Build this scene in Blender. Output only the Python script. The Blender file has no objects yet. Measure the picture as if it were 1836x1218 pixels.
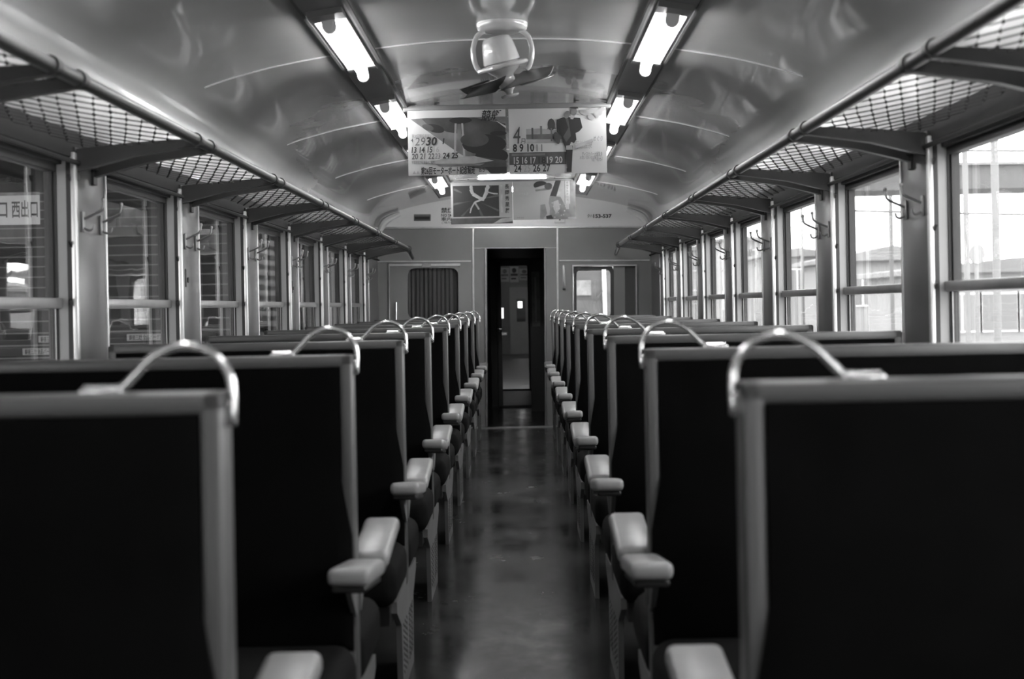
import bpy, bmesh, math, random
from mathutils import Vector, Matrix
random.seed(7)
S = bpy.context.scene
COL = S.collection
PI = math.pi
R = math.radians

# ---------------------------------------------------------------- camera
CX, CZ, FPX = 0.05, 1.18, 2718.0
cam_d = bpy.data.cameras.new('camera')
cam = bpy.data.objects.new('camera', cam_d)
COL.objects.link(cam)
cam.location = (CX, 0, CZ)
cam.rotation_euler = (R(90), R(1.1), 0)
cam_d.sensor_width = 36.0
cam_d.lens = 36.0 * FPX / 1836.0
cam_d.shift_x = -15.0 / 1836.0
cam_d.shift_y = -60.0 / 1836.0
cam_d.clip_start = 0.02
cam_d.clip_end = 400
cam_d.dof.use_dof = True
cam_d.dof.focus_distance = 8.5
cam_d.dof.aperture_fstop = 4.5
S.camera = cam
# ---------------------------------------------------------------- sky, exposure
W = bpy.data.worlds.new('sky'); S.world = W
W.use_nodes = True
nt = W.node_tree
bg = nt.nodes['Background']
tc = nt.nodes.new('ShaderNodeTexCoord')
nz = nt.nodes.new('ShaderNodeTexNoise'); nz.inputs['Scale'].default_value = 2.2; nz.inputs['Detail'].default_value = 5
cr = nt.nodes.new('ShaderNodeValToRGB')
cr.color_ramp.elements[0].position = .35; cr.color_ramp.elements[0].color = (.82, .82, .82, 1)
cr.color_ramp.elements[1].position = .65; cr.color_ramp.elements[1].color = (1, 1, 1, 1)
nt.links.new(tc.outputs['Generated'], nz.inputs['Vector'])
nt.links.new(nz.outputs['Fac'], cr.inputs['Fac'])
nt.links.new(cr.outputs['Color'], bg.inputs['Color'])
bg.inputs['Strength'].default_value = 10.5
vs = S.view_settings
S.display_settings.display_device = 'sRGB'
vs.view_transform = 'Standard'; vs.look = 'None'; vs.exposure = 0.0; vs.gamma = 1.0; vs.use_curve_mapping = False
TUBE_POWER = 38.0

# ---------------------------------------------------------------- materials
def mat(name, g, rough=.5, metal=0.0, spec=.5, var=0.0, scale=6.0, bump=0.0, bscale=20.0, coat=0.0, stretch=(1, 1, 1), bdist=.01):
    m = bpy.data.materials.new(name); m.use_nodes = True
    n = m.node_tree; b = n.nodes['Principled BSDF']
    b.inputs['Base Color'].default_value = (g, g, g, 1)
    b.inputs['Roughness'].default_value = rough
    b.inputs['Metallic'].default_value = metal
    b.inputs['Specular IOR Level'].default_value = spec
    b.inputs['Coat Weight'].default_value = coat
    b.inputs['Coat Roughness'].default_value = .05
    if var or bump:
        t = n.nodes.new('ShaderNodeTexCoord'); mp = n.nodes.new('ShaderNodeMapping')
        mp.inputs['Scale'].default_value = stretch
        n.links.new(t.outputs['Object'], mp.inputs['Vector'])
    if var:
        z = n.nodes.new('ShaderNodeTexNoise'); z.inputs['Scale'].default_value = scale; z.inputs['Detail'].default_value = 4
        c = n.nodes.new('ShaderNodeValToRGB')
        lo, hi = max(0, g * (1 - var)), min(1, g * (1 + var))
        c.color_ramp.elements[0].position = .3; c.color_ramp.elements[0].color = (lo, lo, lo, 1)
        c.color_ramp.elements[1].position = .7; c.color_ramp.elements[1].color = (hi, hi, hi, 1)
        n.links.new(mp.outputs['Vector'], z.inputs['Vector'])
        n.links.new(z.outputs['Fac'], c.inputs['Fac'])
        n.links.new(c.outputs['Color'], b.inputs['Base Color'])
    if bump:
        z = n.nodes.new('ShaderNodeTexNoise'); z.inputs['Scale'].default_value = bscale; z.inputs['Detail'].default_value = 2
        bp = n.nodes.new('ShaderNodeBump'); bp.inputs['Strength'].default_value = bump; bp.inputs['Distance'].default_value = bdist
        n.links.new(mp.outputs['Vector'], z.inputs['Vector'])
        n.links.new(z.outputs['Fac'], bp.inputs['Height'])
        n.links.new(bp.outputs['Normal'], b.inputs['Normal'])
    return m

def emis(name, g, s):
    m = bpy.data.materials.new(name); m.use_nodes = True
    n = m.node_tree; n.nodes.clear()
    e = n.nodes.new('ShaderNodeEmission'); e.inputs['Color'].default_value = (g, g, g, 1); e.inputs['Strength'].default_value = s
    o = n.nodes.new('ShaderNodeOutputMaterial'); n.links.new(e.outputs[0], o.inputs[0])
    return m

def glass_mat(name, tint=.975, dust=.012):
    m = bpy.data.materials.new(name); m.use_nodes = True
    n = m.node_tree; n.nodes.clear()
    t = n.nodes.new('ShaderNodeBsdfTransparent'); t.inputs['Color'].default_value = (tint,) * 3 + (1,)
    g = n.nodes.new('ShaderNodeBsdfGlossy'); g.inputs['Roughness'].default_value = .01
    d = n.nodes.new('ShaderNodeBsdfDiffuse'); d.inputs['Color'].default_value = (.6, .6, .6, 1)
    lw = n.nodes.new('ShaderNodeLayerWeight'); lw.inputs['Blend'].default_value = .5
    pw = n.nodes.new('ShaderNodeMath'); pw.operation = 'POWER'; pw.inputs[1].default_value = 5.0
    f = n.nodes.new('ShaderNodeMapRange'); f.inputs['To Min'].default_value = .04; f.inputs['To Max'].default_value = .9
    n.links.new(lw.outputs['Facing'], pw.inputs[0]); n.links.new(pw.outputs[0], f.inputs['Value'])
    tco = n.nodes.new('ShaderNodeTexCoord')
    nz = n.nodes.new('ShaderNodeTexNoise'); nz.inputs['Scale'].default_value = 2.5
    bp = n.nodes.new('ShaderNodeBump'); bp.inputs['Strength'].default_value = .12; bp.inputs['Distance'].default_value = .01
    n.links.new(tco.outputs['Object'], nz.inputs['Vector']); n.links.new(nz.outputs['Fac'], bp.inputs['Height'])
    n.links.new(bp.outputs['Normal'], g.inputs['Normal'])
    m1 = n.nodes.new('ShaderNodeMixShader'); m1.inputs[0].default_value = dust
    m2 = n.nodes.new('ShaderNodeMixShader')
    n.links.new(t.outputs[0], m1.inputs[1]); n.links.new(d.outputs[0], m1.inputs[2])
    n.links.new(f.outputs[0], m2.inputs[0]); n.links.new(m1.outputs[0], m2.inputs[1]); n.links.new(g.outputs[0], m2.inputs[2])
    o = n.nodes.new('ShaderNodeOutputMaterial'); n.links.new(m2.outputs[0], o.inputs[0])
    return m

M = {}
M['ceil'] = mat('ceiling_gloss_paint', .42, .20, spec=.8, var=.06, scale=1.5, bump=.4, bscale=2.3, coat=.6, stretch=(1, .8, 1), bdist=.012)
M['rib'] = mat('joint_strip', .7, .3, metal=.3)
M['wall'] = mat('wall_grey_laminate', .11, .30, spec=.6, var=.05, scale=3, bump=.04, bscale=4)
M['wall_end'] = mat('end_wall_laminate', .22, .3, spec=.5, var=.06, scale=3)
M['lunette'] = mat('lunette_paint', .80, .35, var=.05, scale=3)
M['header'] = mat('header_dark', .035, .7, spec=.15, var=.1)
M['alu'] = mat('aluminium_trim', .62, .28, metal=.9, var=.08, scale=20)
M['alu_dull'] = mat('aluminium_dull', .33, .38, metal=.7, var=.1, scale=12)
M['jamb'] = mat('jamb_paint', .27, .4, var=.05)
M['edge'] = mat('edge_strip_metal', .85, .36, metal=.75, var=.04)
M['rubber'] = mat('rubber_dark', .018, .5)
M['glass'] = glass_mat('window_glass')
M['frame'] = mat('seat_frame_grey', .062, .42, var=.06, scale=8)
M['pad'] = mat('black_moquette', .0022, .9, spec=.05, var=.25, scale=9, bump=.2, bscale=300, bdist=.001)
M['cush'] = mat('cushion_moquette', .0045, .85, spec=.12, var=.2, scale=9, bump=.2, bscale=300, bdist=.001)
M['leg'] = mat('leg_steel_grey', .15, .45, var=.12, scale=10)
M['arm'] = mat('armrest_vinyl', .25, .33, var=.08, scale=14, bump=.08, bscale=18)
M['black'] = mat('black_paint', .012, .45)
M['soot'] = mat('dark_grey_paint', .04, .5, var=.1)
M['chrome'] = mat('chrome', .75, .22, metal=1.0, var=.08, scale=15)
M['floor'] = None
M['rack'] = mat('rack_steel_dark', .045, .4, var=.15, scale=8)
M['rail'] = mat('rack_rail_satin', .10, .32, metal=.4, var=.1, scale=10)
M['net'] = mat('net_cord', .035, .9)
M['white'] = mat('white_enamel', .8, .35, var=.03)
M['cream'] = mat('fan_enamel', .48, .22, coat=.5, var=.04)
M['blade'] = mat('fan_blade_paint', .035, .3, var=.15)
M['housing'] = mat('lamp_housing_grey', .16, .35, var=.05)
M['tube'] = emis('fluorescent_tube', 1, TUBE_POWER)
M['tube2'] = emis('fluorescent_tube_far_car', 1, 7.0)
M['globe'] = emis('fluorescent_tube_end', 1, 95.0)
M['rail_grey'] = mat('poster_rail_paint', .13, .4, var=.1)
M['paper'] = mat('paper', .43, .6, var=.03, scale=5)
M['paper2'] = mat('paper_shaded', .26, .6, var=.05)  # greyer paper of the two picture posters
M['ink'] = mat('ink_black', .014, .55)
M['ink2'] = mat('ink_dark', .05, .55, var=.45, scale=9)
M['ink3'] = mat('ink_mid', .13, .55, var=.35, scale=12)
M['ink4'] = mat('ink_light', .28, .55, var=.25, scale=14)
M['curtain'] = mat('curtain_cloth', .06, .8, var=.5, scale=3.0, stretch=(14, 1, .15))
M['plat'] = mat('platform_concrete', .10, .8, var=.2)
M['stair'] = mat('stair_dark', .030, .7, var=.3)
M['nosing'] = mat('stair_nosing', .22, .5)
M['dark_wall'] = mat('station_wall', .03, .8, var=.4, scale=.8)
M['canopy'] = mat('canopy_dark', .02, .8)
M['ballast'] = mat('ballast_pale', .22, .9, var=.25, scale=9)
M['bld1'] = mat('house_pale', .27, .8, var=.08, scale=.5)
M['bld2'] = mat('house_grey', .22, .8, var=.12, scale=.5)
M['bld3'] = mat('house_roof', .18, .7, var=.12, scale=1)
M['pole'] = mat('pole_grey', .16, .7)
M['bridge'] = mat('bridge_steel', .085, .7, var=.1)
M['dark_pane'] = mat('house_pane', .17, .2)
M['cabwall'] = mat('neighbour_car_paint', .045, .5, var=.25, scale=2, stretch=(1, 1, 5))
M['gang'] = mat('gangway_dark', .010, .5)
M['far_wall'] = mat('next_car_panel', .14, .4, var=.1)
M['far_floor'] = mat('next_car_floor', .12, .35, var=.2)
M['wall2'] = mat('vestibule_wall', .10, .4, var=.1)

def floor_mat():
    m = bpy.data.materials.new('lino_floor'); m.use_nodes = True
    n = m.node_tree; b = n.nodes['Principled BSDF']
    t = n.nodes.new('ShaderNodeTexCoord')
    mp = n.nodes.new('ShaderNodeMapping'); mp.inputs['Scale'].default_value = (1, .55, 1)
    n.links.new(t.outputs['Object'], mp.inputs['Vector'])
    def noise(s, d, lo, hi, a, c):
        z = n.nodes.new('ShaderNodeTexNoise'); z.inputs['Scale'].default_value = s; z.inputs['Detail'].default_value = d
        z.inputs['Roughness'].default_value = .65
        n.links.new(mp.outputs['Vector'], z.inputs['Vector'])
        r_ = n.nodes.new('ShaderNodeMapRange'); r_.inputs['From Min'].default_value = lo; r_.inputs['From Max'].default_value = hi
        r_.inputs['To Min'].default_value = a; r_.inputs['To Max'].default_value = c
        n.links.new(z.outputs['Fac'], r_.inputs['Value'])
        return r_.outputs['Result']
    c1 = noise(5, 6, .25, .75, .012, .042)
    n.links.new(c1, b.inputs['Base Color'])
    rg = noise(4, 7, .3, .7, .10, .30)
    n.links.new(rg, b.inputs['Roughness'])
    b.inputs['Specular IOR Level'].default_value = .55
    bz = n.nodes.new('ShaderNodeTexNoise'); bz.inputs['Scale'].default_value = 16; bz.inputs['Detail'].default_value = 5
    n.links.new(mp.outputs['Vector'], bz.inputs['Vector'])
    bp = n.nodes.new('ShaderNodeBump'); bp.inputs['Strength'].default_value = .16; bp.inputs['Distance'].default_value = .005
    n.links.new(bz.outputs['Fac'], bp.inputs['Height']); n.links.new(bp.outputs['Normal'], b.inputs['Normal'])
    return m
M['floor'] = floor_mat()

# ---------------------------------------------------------------- mesh helpers
def catmull(pts, n=6):
    P = [Vector(p) for p in pts]
    out = []
    for i in range(len(P) - 1):
        p0 = P[max(i - 1, 0)]; p1 = P[i]; p2 = P[i + 1]; p3 = P[min(i + 2, len(P) - 1)]
        for k in range(n):
            t = k / n
            out.append(.5 * ((2 * p1) + (p2 - p0) * t + (2 * p0 - 5 * p1 + 4 * p2 - p3) * t * t + (3 * p1 - p0 - 3 * p2 + p3) * t ** 3))
    out.append(P[-1])
    return out

class MB:
    def __init__(self):
        self.v = []; self.f = []; self.m = []; self.sm = []
    def add(self, vs, fs, mi=0, smooth=False):
        o = len(self.v)
        self.v += [tuple(p) for p in vs]
        for f in fs:
            self.f.append(tuple(i + o for i in f)); self.m.append(mi); self.sm.append(smooth)
        return self
    def box(self, x0, x1, y0, y1, z0, z1, mi=0):
        x0, x1 = sorted((x0, x1)); y0, y1 = sorted((y0, y1)); z0, z1 = sorted((z0, z1))
        v = [(x0, y0, z0), (x1, y0, z0), (x1, y1, z0), (x0, y1, z0), (x0, y0, z1), (x1, y0, z1), (x1, y1, z1), (x0, y1, z1)]
        f = [(0, 3, 2, 1), (4, 5, 6, 7), (0, 1, 5, 4), (1, 2, 6, 5), (2, 3, 7, 6), (3, 0, 4, 7)]
        return self.add(v, f, mi)
    def rbox(self, x0, x1, y0, y1, z0, z1, r=.01, seg=2, mi=0, xf=None):
        x0, x1 = sorted((x0, x1)); y0, y1 = sorted((y0, y1)); z0, z1 = sorted((z0, z1))
        b = bmesh.new()
        bmesh.ops.create_cube(b, size=1)
        for v in b.verts:
            v.co = Vector(((x0 + x1) / 2 + v.co.x * (x1 - x0), (y0 + y1) / 2 + v.co.y * (y1 - y0), (z0 + z1) / 2 + v.co.z * (z1 - z0)))
        bmesh.ops.bevel(b, geom=list(b.edges), offset=r, segments=seg, profile=.5, affect='EDGES')
        b.verts.index_update()
        vs_ = [v.co.copy() for v in b.verts]
        if xf: vs_ = [xf(p) for p in vs_]
        self.add(vs_, [tuple(v.index for v in f.verts) for f in b.faces], mi, True)
        b.free()
        return self
    def prism(self, poly, axis, a, b, mi=0, smooth=False):
        n = len(poly)
        def P(p, t):
            return (t, p[0], p[1]) if axis == 'x' else ((p[0], t, p[1]) if axis == 'y' else (p[0], p[1], t))
        v = [P(p, a) for p in poly] + [P(p, b) for p in poly]
        f = [tuple(range(n - 1, -1, -1)), tuple(range(n, 2 * n))]
        f += [(i, (i + 1) % n, n + (i + 1) % n, n + i) for i in range(n)]
        return self.add(v, f, mi, smooth)
    def tube(self, pts, r, n=8, mi=0, caps=True):
        P = [Vector(p) for p in pts]
        rs = r if isinstance(r, (list, tuple)) else [r] * len(P)
        vs_ = []; fs = []
        up = None
        for i, p in enumerate(P):
            t = (P[min(i + 1, len(P) - 1)] - P[max(i - 1, 0)]).normalized()
            if up is None:
                up = Vector((0, 0, 1)) if abs(t.z) < .9 else Vector((1, 0, 0))
            s = t.cross(up)
            if s.length < 1e-5: s = t.cross(Vector((0, 1, 0)))
            s.normalize(); up = s.cross(t).normalized()
            for k in range(n):
                a = 2 * PI * k / n
                vs_.append(p + s * (math.cos(a) * rs[i]) + up * (math.sin(a) * rs[i]))
        for i in range(len(P) - 1):
            for k in range(n):
                fs.append((i * n + k, i * n + (k + 1) % n, (i + 1) * n + (k + 1) % n, (i + 1) * n + k))
        if caps:
            fs.append(tuple(range(n - 1, -1, -1))); fs.append(tuple((len(P) - 1) * n + k for k in range(n)))
        return self.add(vs_, fs, mi, True)
    def lathe(self, prof, c=(0, 0, 0), n=28, mi=0, xf=None):
        vs_ = []; fs = []
        for (r, z) in prof:
            for k in range(n):
                a = 2 * PI * k / n
                p = Vector((c[0] + r * math.cos(a), c[1] + r * math.sin(a), c[2] + z))
                vs_.append(xf(p) if xf else p)
        for i in range(len(prof) - 1):
            for k in range(n):
                fs.append((i * n + k, i * n + (k + 1) % n, (i + 1) * n + (k + 1) % n, (i + 1) * n + k))
        fs.append(tuple(range(n))); fs.append(tuple((len(prof) - 1) * n + k for k in range(n)))
        return self.add(vs_, fs, mi, True)
    def map(self, fn):
        self.v = [tuple(fn(Vector(p))) for p in self.v]
        return self
    def build(self, name, mats, parent=None, loc=None, recalc=True):
        me = bpy.data.meshes.new(name)
        me.from_pydata(self.v, [], self.f)
        if not isinstance(mats, (list, tuple)): mats = [mats]
        for m in mats: me.materials.append(m)
        for p, mi, s in zip(me.polygons, self.m, self.sm):
            p.material_index = mi; p.use_smooth = s
        if recalc:
            b = bmesh.new(); b.from_mesh(me)
            bmesh.ops.recalc_face_normals(b, faces=b.faces); b.to_mesh(me); b.free()
        me.update()
        if any(self.sm):
            try: me.set_sharp_from_angle(angle=R(38))
            except Exception: pass
        o = bpy.data.objects.new(name, me); COL.objects.link(o)
        if parent: o.parent = parent
        if loc: o.location = loc
        return o

def tag(o, label=None, cat=None, group=None, kind=None):
    if label: o['label'] = label
    if cat: o['category'] = cat
    if group: o['group'] = group
    if kind: o['kind'] = kind
    return o
def thing(name, label, cat, loc=(0, 0, 0), group=None):
    o = bpy.data.objects.new(name, None); COL.objects.link(o); o.location = loc
    o.empty_display_size = .1
    return tag(o, label, cat, group)
def struct(o):
    o['kind'] = 'structure'; return o
def sempty(name, loc=(0, 0, 0)):
    o = bpy.data.objects.new(name, None); COL.objects.link(o); o.location = loc
    o['kind'] = 'structure'; return o
def copy_tree(o, parent=None):
    c = o.copy(); COL.objects.link(c)
    if parent: c.parent = parent
    for ch in list(o.children): copy_tree(ch, c)
    return c

def text_geo(body, size, shear=0.0, xs=1.0, bold=0.0):
    cu = bpy.data.curves.new('t', 'FONT'); cu.body = body; cu.size = size; cu.shear = shear
    cu.resolution_u = 2; cu.offset = bold
    o = bpy.data.objects.new('t', cu); COL.objects.link(o)
    dg = bpy.context.evaluated_depsgraph_get()
    me = bpy.data.meshes.new_from_object(o.evaluated_get(dg))
    vs_ = [(v.co.x * xs, v.co.y) for v in me.vertices]; fs = [tuple(p.vertices) for p in me.polygons]
    bpy.data.objects.remove(o); bpy.data.curves.remove(cu); bpy.data.meshes.remove(me)
    return vs_, fs

class Sheet:
    """a printed sheet facing -Y; units u right / v down from the top-left corner, scaled by s"""
    def __init__(self, x0, ztop, y, s, th=.0015):
        self.x0, self.z0, self.y, self.s, self.th = x0, ztop, y, s, th
        self.mb = MB(); self.layer = 0; self.ts = 1.0
    def base(self, w, h, mi=0):
        s = self.s
        self.mb.box(self.x0, self.x0 + w * s, self.y, self.y + self.th, self.z0 - h * s, self.z0, mi); return self
    def poly(self, pts, mi):
        self.layer += 1
        yy = self.y - .00025 * self.layer
        v = [(self.x0 + u * self.s, yy, self.z0 - w * self.s) for u, w in pts]
        self.mb.add(v, [tuple(range(len(v)))], mi); return self
    def rect(self, u0, w0, u1, w1, mi): return self.poly([(u0, w0), (u1, w0), (u1, w1), (u0, w1)], mi)
    def ell(self, u, w, a, b, mi, rot=0, n=18):
        return self.poly([(u + a * math.cos(t) * math.cos(rot) - b * math.sin(t) * math.sin(rot), w + a * math.cos(t) * math.sin(rot) + b * math.sin(t) * math.cos(rot)) for t in [2 * PI * k / n for k in range(n)]], mi)
    def text(self, body, u, w, size, mi, width=None, shear=0, bold=0):
        """baseline at (u,w); width fits the line"""
        vs_, fs = text_geo(body, size * self.ts, shear, 1.0, bold * self.ts)
        if not vs_: return self
        mx = max(p[0] for p in vs_); mn = min(p[0] for p in vs_)
        k = (width / (mx - mn)) if width else 1.0
        self.layer += 1
        yy = self.y - .00025 * self.layer
        v = [(self.x0 + (u + (p[0] - mn) * k) * self.s, yy, self.z0 - (w - p[1]) * self.s) for p in vs_]
        self.mb.add(v, fs, mi); return self
    def build(self, name, mats, parent=None, fn=None):
        if fn: self.mb.map(fn)
        return self.mb.build(name, mats, parent, recalc=False)

ORD = ['nearest', 'second nearest', 'third nearest', 'fourth nearest', 'fifth nearest', 'sixth nearest', 'seventh nearest', 'eighth nearest', 'farthest']
ORDS = ['first', 'second', 'third', 'fourth', 'fifth', 'sixth', 'seventh', 'eighth', 'ninth', 'tenth', 'eleventh', 'twelfth']
P_ = 1.46                      # seat / window pitch
Y0, YE = -3.2, 14.75           # car ends
XW = 1.33                      # pillar plane
A_END = R(.8)
def tilt(p):                   # the end bulkhead stands slightly out of plumb
    dx, dz = p.x - .05, p.z - 1.18
    return Vector((.05 + dx * math.cos(A_END) + dz * math.sin(A_END), p.y, 1.18 - dx * math.sin(A_END) + dz * math.cos(A_END)))

# ================================================================= SETTING
half = catmull([(0, 2.275), (.3, 2.266), (.6, 2.235), (.9, 2.185), (1.06, 2.147), (1.17, 2.116), (1.25, 2.084), (1.304, 2.042), (1.332, 1.982), (1.345, 1.90), (1.353, 1.81), (1.358, 1.72)], 5)
prof = [(-p[0], p[1]) for p in [tuple(q) for q in half][::-1]][:-1] + [tuple(q)[:2] for q in half]
def ceil_z(x):
    x = abs(x)
    for a, b in zip(half[:-1], half[1:]):
        if a[0] <= x <= b[0]: return a[1] + (b[1] - a[1]) * (x - a[0]) / (b[0] - a[0])
    return half[-1][1]
half = [Vector((p[0], p[1], 0)) for p in half]
def sweep(profile, ys, th):
    n = len(profile); v = []; f = []
    for y in ys:
        v += [(p[0], y, p[1]) for p in profile]
    for i in range(len(ys) - 1):
        for k in range(n - 1): f.append((i * n + k, i * n + k + 1, (i + 1) * n + k + 1, (i + 1) * n + k))
    o = len(v)
    for y in ys:
        v += [(p[0] * (1 + th / 1.4), y, p[1] + th) for p in profile]
    for i in range(len(ys) - 1):
        for k in range(n - 1): f.append((o + i * n + k, o + (i + 1) * n + k, o + (i + 1) * n + k + 1, o + i * n + k + 1))
    return v, f
mb = MB(); v, f = sweep(prof, [Y0 + (YE + .06 - Y0) * i / 12 for i in range(13)], .05); mb.add(v, f, 0, True)
ceiling = struct(mb.build('ceiling', M['ceil'], recalc=False))
# joint strips across the ceiling
inner = [p for p in prof if abs(p[0]) <= 1.23]
for j in range(-4, 4):
    yr = 6.19 + 2.19 * j
    if yr < Y0: continue
    v = []; f = []
    for (x, z) in inner: v += [(x, yr - .007, z + .002), (x, yr - .004, z - .004), (x, yr + .004, z - .004), (x, yr + .007, z + .002)]
    for i in range(len(inner) - 1):
        for k in range(3): f.append((4 * i + k, 4 * i + k + 1, 4 * i + 5 + k, 4 * i + 4 + k))
    struct(MB().add(v, f, 0).build('trim_%d' % (j + 5), M['rib']))
struct(MB().box(-1.45, 1.45, Y0, YE + .02, -.06, 0).build('floor', M['floor']))

# side walls: sill wall, pillars, header
def pillar_span(j): return (P_ * (3.212 + j), P_ * (3.468 + j))
Z_SILL, Z_HEAD = .86, 1.668
for s, side in ((-1, 'left'), (1, 'right')):
    w = MB()
    w.box(s * XW, s * 1.412, Y0, YE, 0, Z_SILL)
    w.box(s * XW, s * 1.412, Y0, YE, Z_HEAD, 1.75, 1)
    w.box(s * 1.375, s * 1.412, Y0, YE, 1.75, 2.0, 0)
    for j in range(-5, 7):
        a, b = pillar_span(j)
        a = max(a, Y0)
        if b > Y0: w.rbox(s * XW, s * 1.412, a, b, Z_SILL - .01, Z_HEAD + .01, .006, 2)
    a, b = pillar_span(6)
    w.box(s * XW, s * 1.412, P_ * 9.468 - .01, YE, Z_SILL, Z_HEAD + .01)
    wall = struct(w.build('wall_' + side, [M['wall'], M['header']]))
    # bright edge strips on pillars
    for j in range(-1, 8):
        a, b = pillar_span(j)
        if j == 7: a, b = P_ * 10.13, YE
        t = MB().rbox(s * (XW - .012), s * (XW + .01), a - .004, a + .022, Z_SILL, Z_HEAD + .015, .004, 2)
        if j < 7: t.rbox(s * (XW - .006), s * (XW + .01), b - .012, b + .003, Z_SILL, Z_HEAD + .015, .003, 2)
        t.build('edge_strip', M['edge'], wall)
    for j in (1, 3):                                  # lock slot with a dark key hole, left pillars
        if s < 0:
            a, b = pillar_span(j)
            MB().rbox(-XW - .001, -XW + .004, a + .10, a + .115, 1.285, 1.36, .002, 1).build('lock_slot', M['soot'], wall)
            MB().lathe([(.011, 0), (.011, .004)], (0, 0, 0), 14, xf=lambda p: Vector((-XW + p.z, a + .15 + p.x, 1.315 + p.y))).build('keyhole', M['black'], wall)
    struct(MB().box(s * (XW - .012), s * (XW + .002), Y0, YE, 0, .09).build('baseboard_' + side, M['soot']))
    struct(MB().rbox(s * (XW - .03), s * (XW + .06), Y0, YE, Z_SILL - .02, Z_SILL + .012, .006, 2).build('trim_%d' % (20 if s < 0 else 21), M['alu_dull']))

# windows
wn = 0
for s, side in ((-1, 'left'), (1, 'right')):
    for j in range(-4, 7):
        a = pillar_span(j - 1)[1] if j > -5 else Y0
        b = pillar_span(j)[0] if j < 7 else P_ * 10.13
        a = max(a, Y0 + .02)
        if b < Y0 + .3: continue
        wn += 1
        fr = MB()      # jamb channels and head/sill of the recess
        for (yy, d) in ((b, -1), (a, 1)):
            fr.box(s * (XW + .003), s * (XW + .017), yy, yy + d * .005, Z_SILL + .012, Z_HEAD, 0)
            fr.box(s * (XW + .017), s * (XW + .046), yy, yy + d * .006, Z_SILL + .012, Z_HEAD, 1)
            fr.box(s * (XW + .046), s * (XW + .060), yy, yy + d * .012, Z_SILL + .012, Z_HEAD, 0)
        fr.box(s * (XW + .03), s * (XW + .10), a, b, Z_HEAD - .022, Z_HEAD, 0)
        root = struct(fr.build('window_%d' % wn, [M['rubber'], M['jamb']]))
        zm0, zm1 = 1.200, 1.232
        us = MB()
        for (yy, d) in ((b, -1), (a, 1)):
            us.box(s * 1.386, s * 1.411, yy + d * .004, yy + d * .022, zm0, Z_HEAD)
        us.box(s * 1.376, s * 1.410, a, b, Z_HEAD - .045, Z_HEAD - .02)
        us.build('upper_sash', M['rubber'], root)
        ls = MB()
        for (yy, d) in ((b, -1), (a, 1)):
            ls.box(s * 1.384, s * 1.402, yy + d * .004, yy + d * .020, Z_SILL + .012, zm0, 2); ls.box(s * 1.381, s * 1.384, yy + d * .012, yy + d * .020, Z_SILL + .012, zm0, 0)
        ls.rbox(s * 1.362, s * 1.405, a + .006, b - .006, zm0, zm1, .004, 2, 1)
        ls.box(s * 1.368, s * 1.40, a + .006, b - .006, Z_SILL + .012, Z_SILL + .05, 0)
        ls.build('lower_sash', [M['alu_dull'], M['alu_dull'], M['rubber']], root)
        MB().box(s * 1.394, s * 1.398, a + .01, b - .01, zm0 + .01, Z_HEAD - .03).build('upper_pane', M['glass'], root)
        MB().box(s * 1.388, s * 1.392, a + .01, b - .01, Z_SILL + .03, zm0 + .01).build('lower_pane', M['glass'], root)
        for zz in (1.215, 1.395, 1.60):
            MB().prism([(b - .020, zz + .010), (b - .003, zz - .008), (b - .003, zz + .004), (b - .016, zz + .014)], 'x', s * (XW + .001), s * (XW + .009)).build('catch', M['black'], root)

# end bulkhead ------------------------------------------------------------
KX, = (YE / FPX,)
def ex(px): return (px - 933) * KX + CX
def ez(py): return CZ + (549 - py) * KX
xl, xr, zt = ex(870), ex(978), ez(445)
ye0, ye1 = YE, YE + .05
wx0, wx1, wz0, wz1 = ex(726), ex(824), ez(590), ez(477)
vx0, vx1, vz0, vz1 = ex(1028), ex(1140), ez(590), ez(478)
e = MB()
zmold = ez(408)
e.box(-1.42, wx0, ye0, ye1, 0, zmold); e.box(wx1, xl, ye0, ye1, 0, zmold); e.box(wx0, wx1, ye0, ye1, 0, wz0); e.box(wx0, wx1, ye0, ye1, wz1, zmold)
e.box(xl, xr, ye0, ye1, zt, zmold)
e.box(xr, vx0, ye0, ye1, 0, zmold); e.box(vx1, 1.42, ye0, ye1, 0, zmold); e.box(vx0, vx1, ye0, ye1, 0, vz0); e.box(vx0, vx1, ye0, ye1, vz1, zmold)
e.prism([(-1.42, zmold), (1.42, zmold)] + [(p[0], p[1] + .02) for p in prof if p[1] > zmold][::-1], 'y', ye0, ye1, 1)
wall_end = struct(e.map(tilt).build('wall_end', [M['wall_end'], M['lunette']]))
t = MB()
t.rbox(-1.38, 1.38, ye0 - .012, ye0 + .01, zmold - .008, zmold + .010, .003, 1)
for (a, b) in ((660, 845), (1003, 1165)): t.rbox(ex(a), ex(b), ye0 - .010, ye0 + .01, ez(468) - .008, ez(468) + .008, .003, 1)
for px in (849, 1000): t.rbox(ex(px) - .011, ex(px) + .011, ye0 - .010, ye0 + .01, 0, zmold, .003, 1)
t.rbox(ex(850), ex(999), ye0 - .006, ye0 + .01, ez(445) - .002, ez(445) + .006, .002, 1)
struct(t.map(tilt).build('trim_30', M['alu']))
t = MB()
t.rbox(xl - .004, xl + .02, ye0 - .02, ye1 + .03, 0, zt, .004, 1); t.rbox(xr - .012, xr + .006, ye0 - .02, ye1 + .03, 0, zt, .004, 1)
struct(t.map(tilt).build('trim_31', M['alu_dull']))
struct(MB().box(-.42, .42, YE - .06, YE + .01, 0, .012).build('trim_32', M['alu']))
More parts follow.
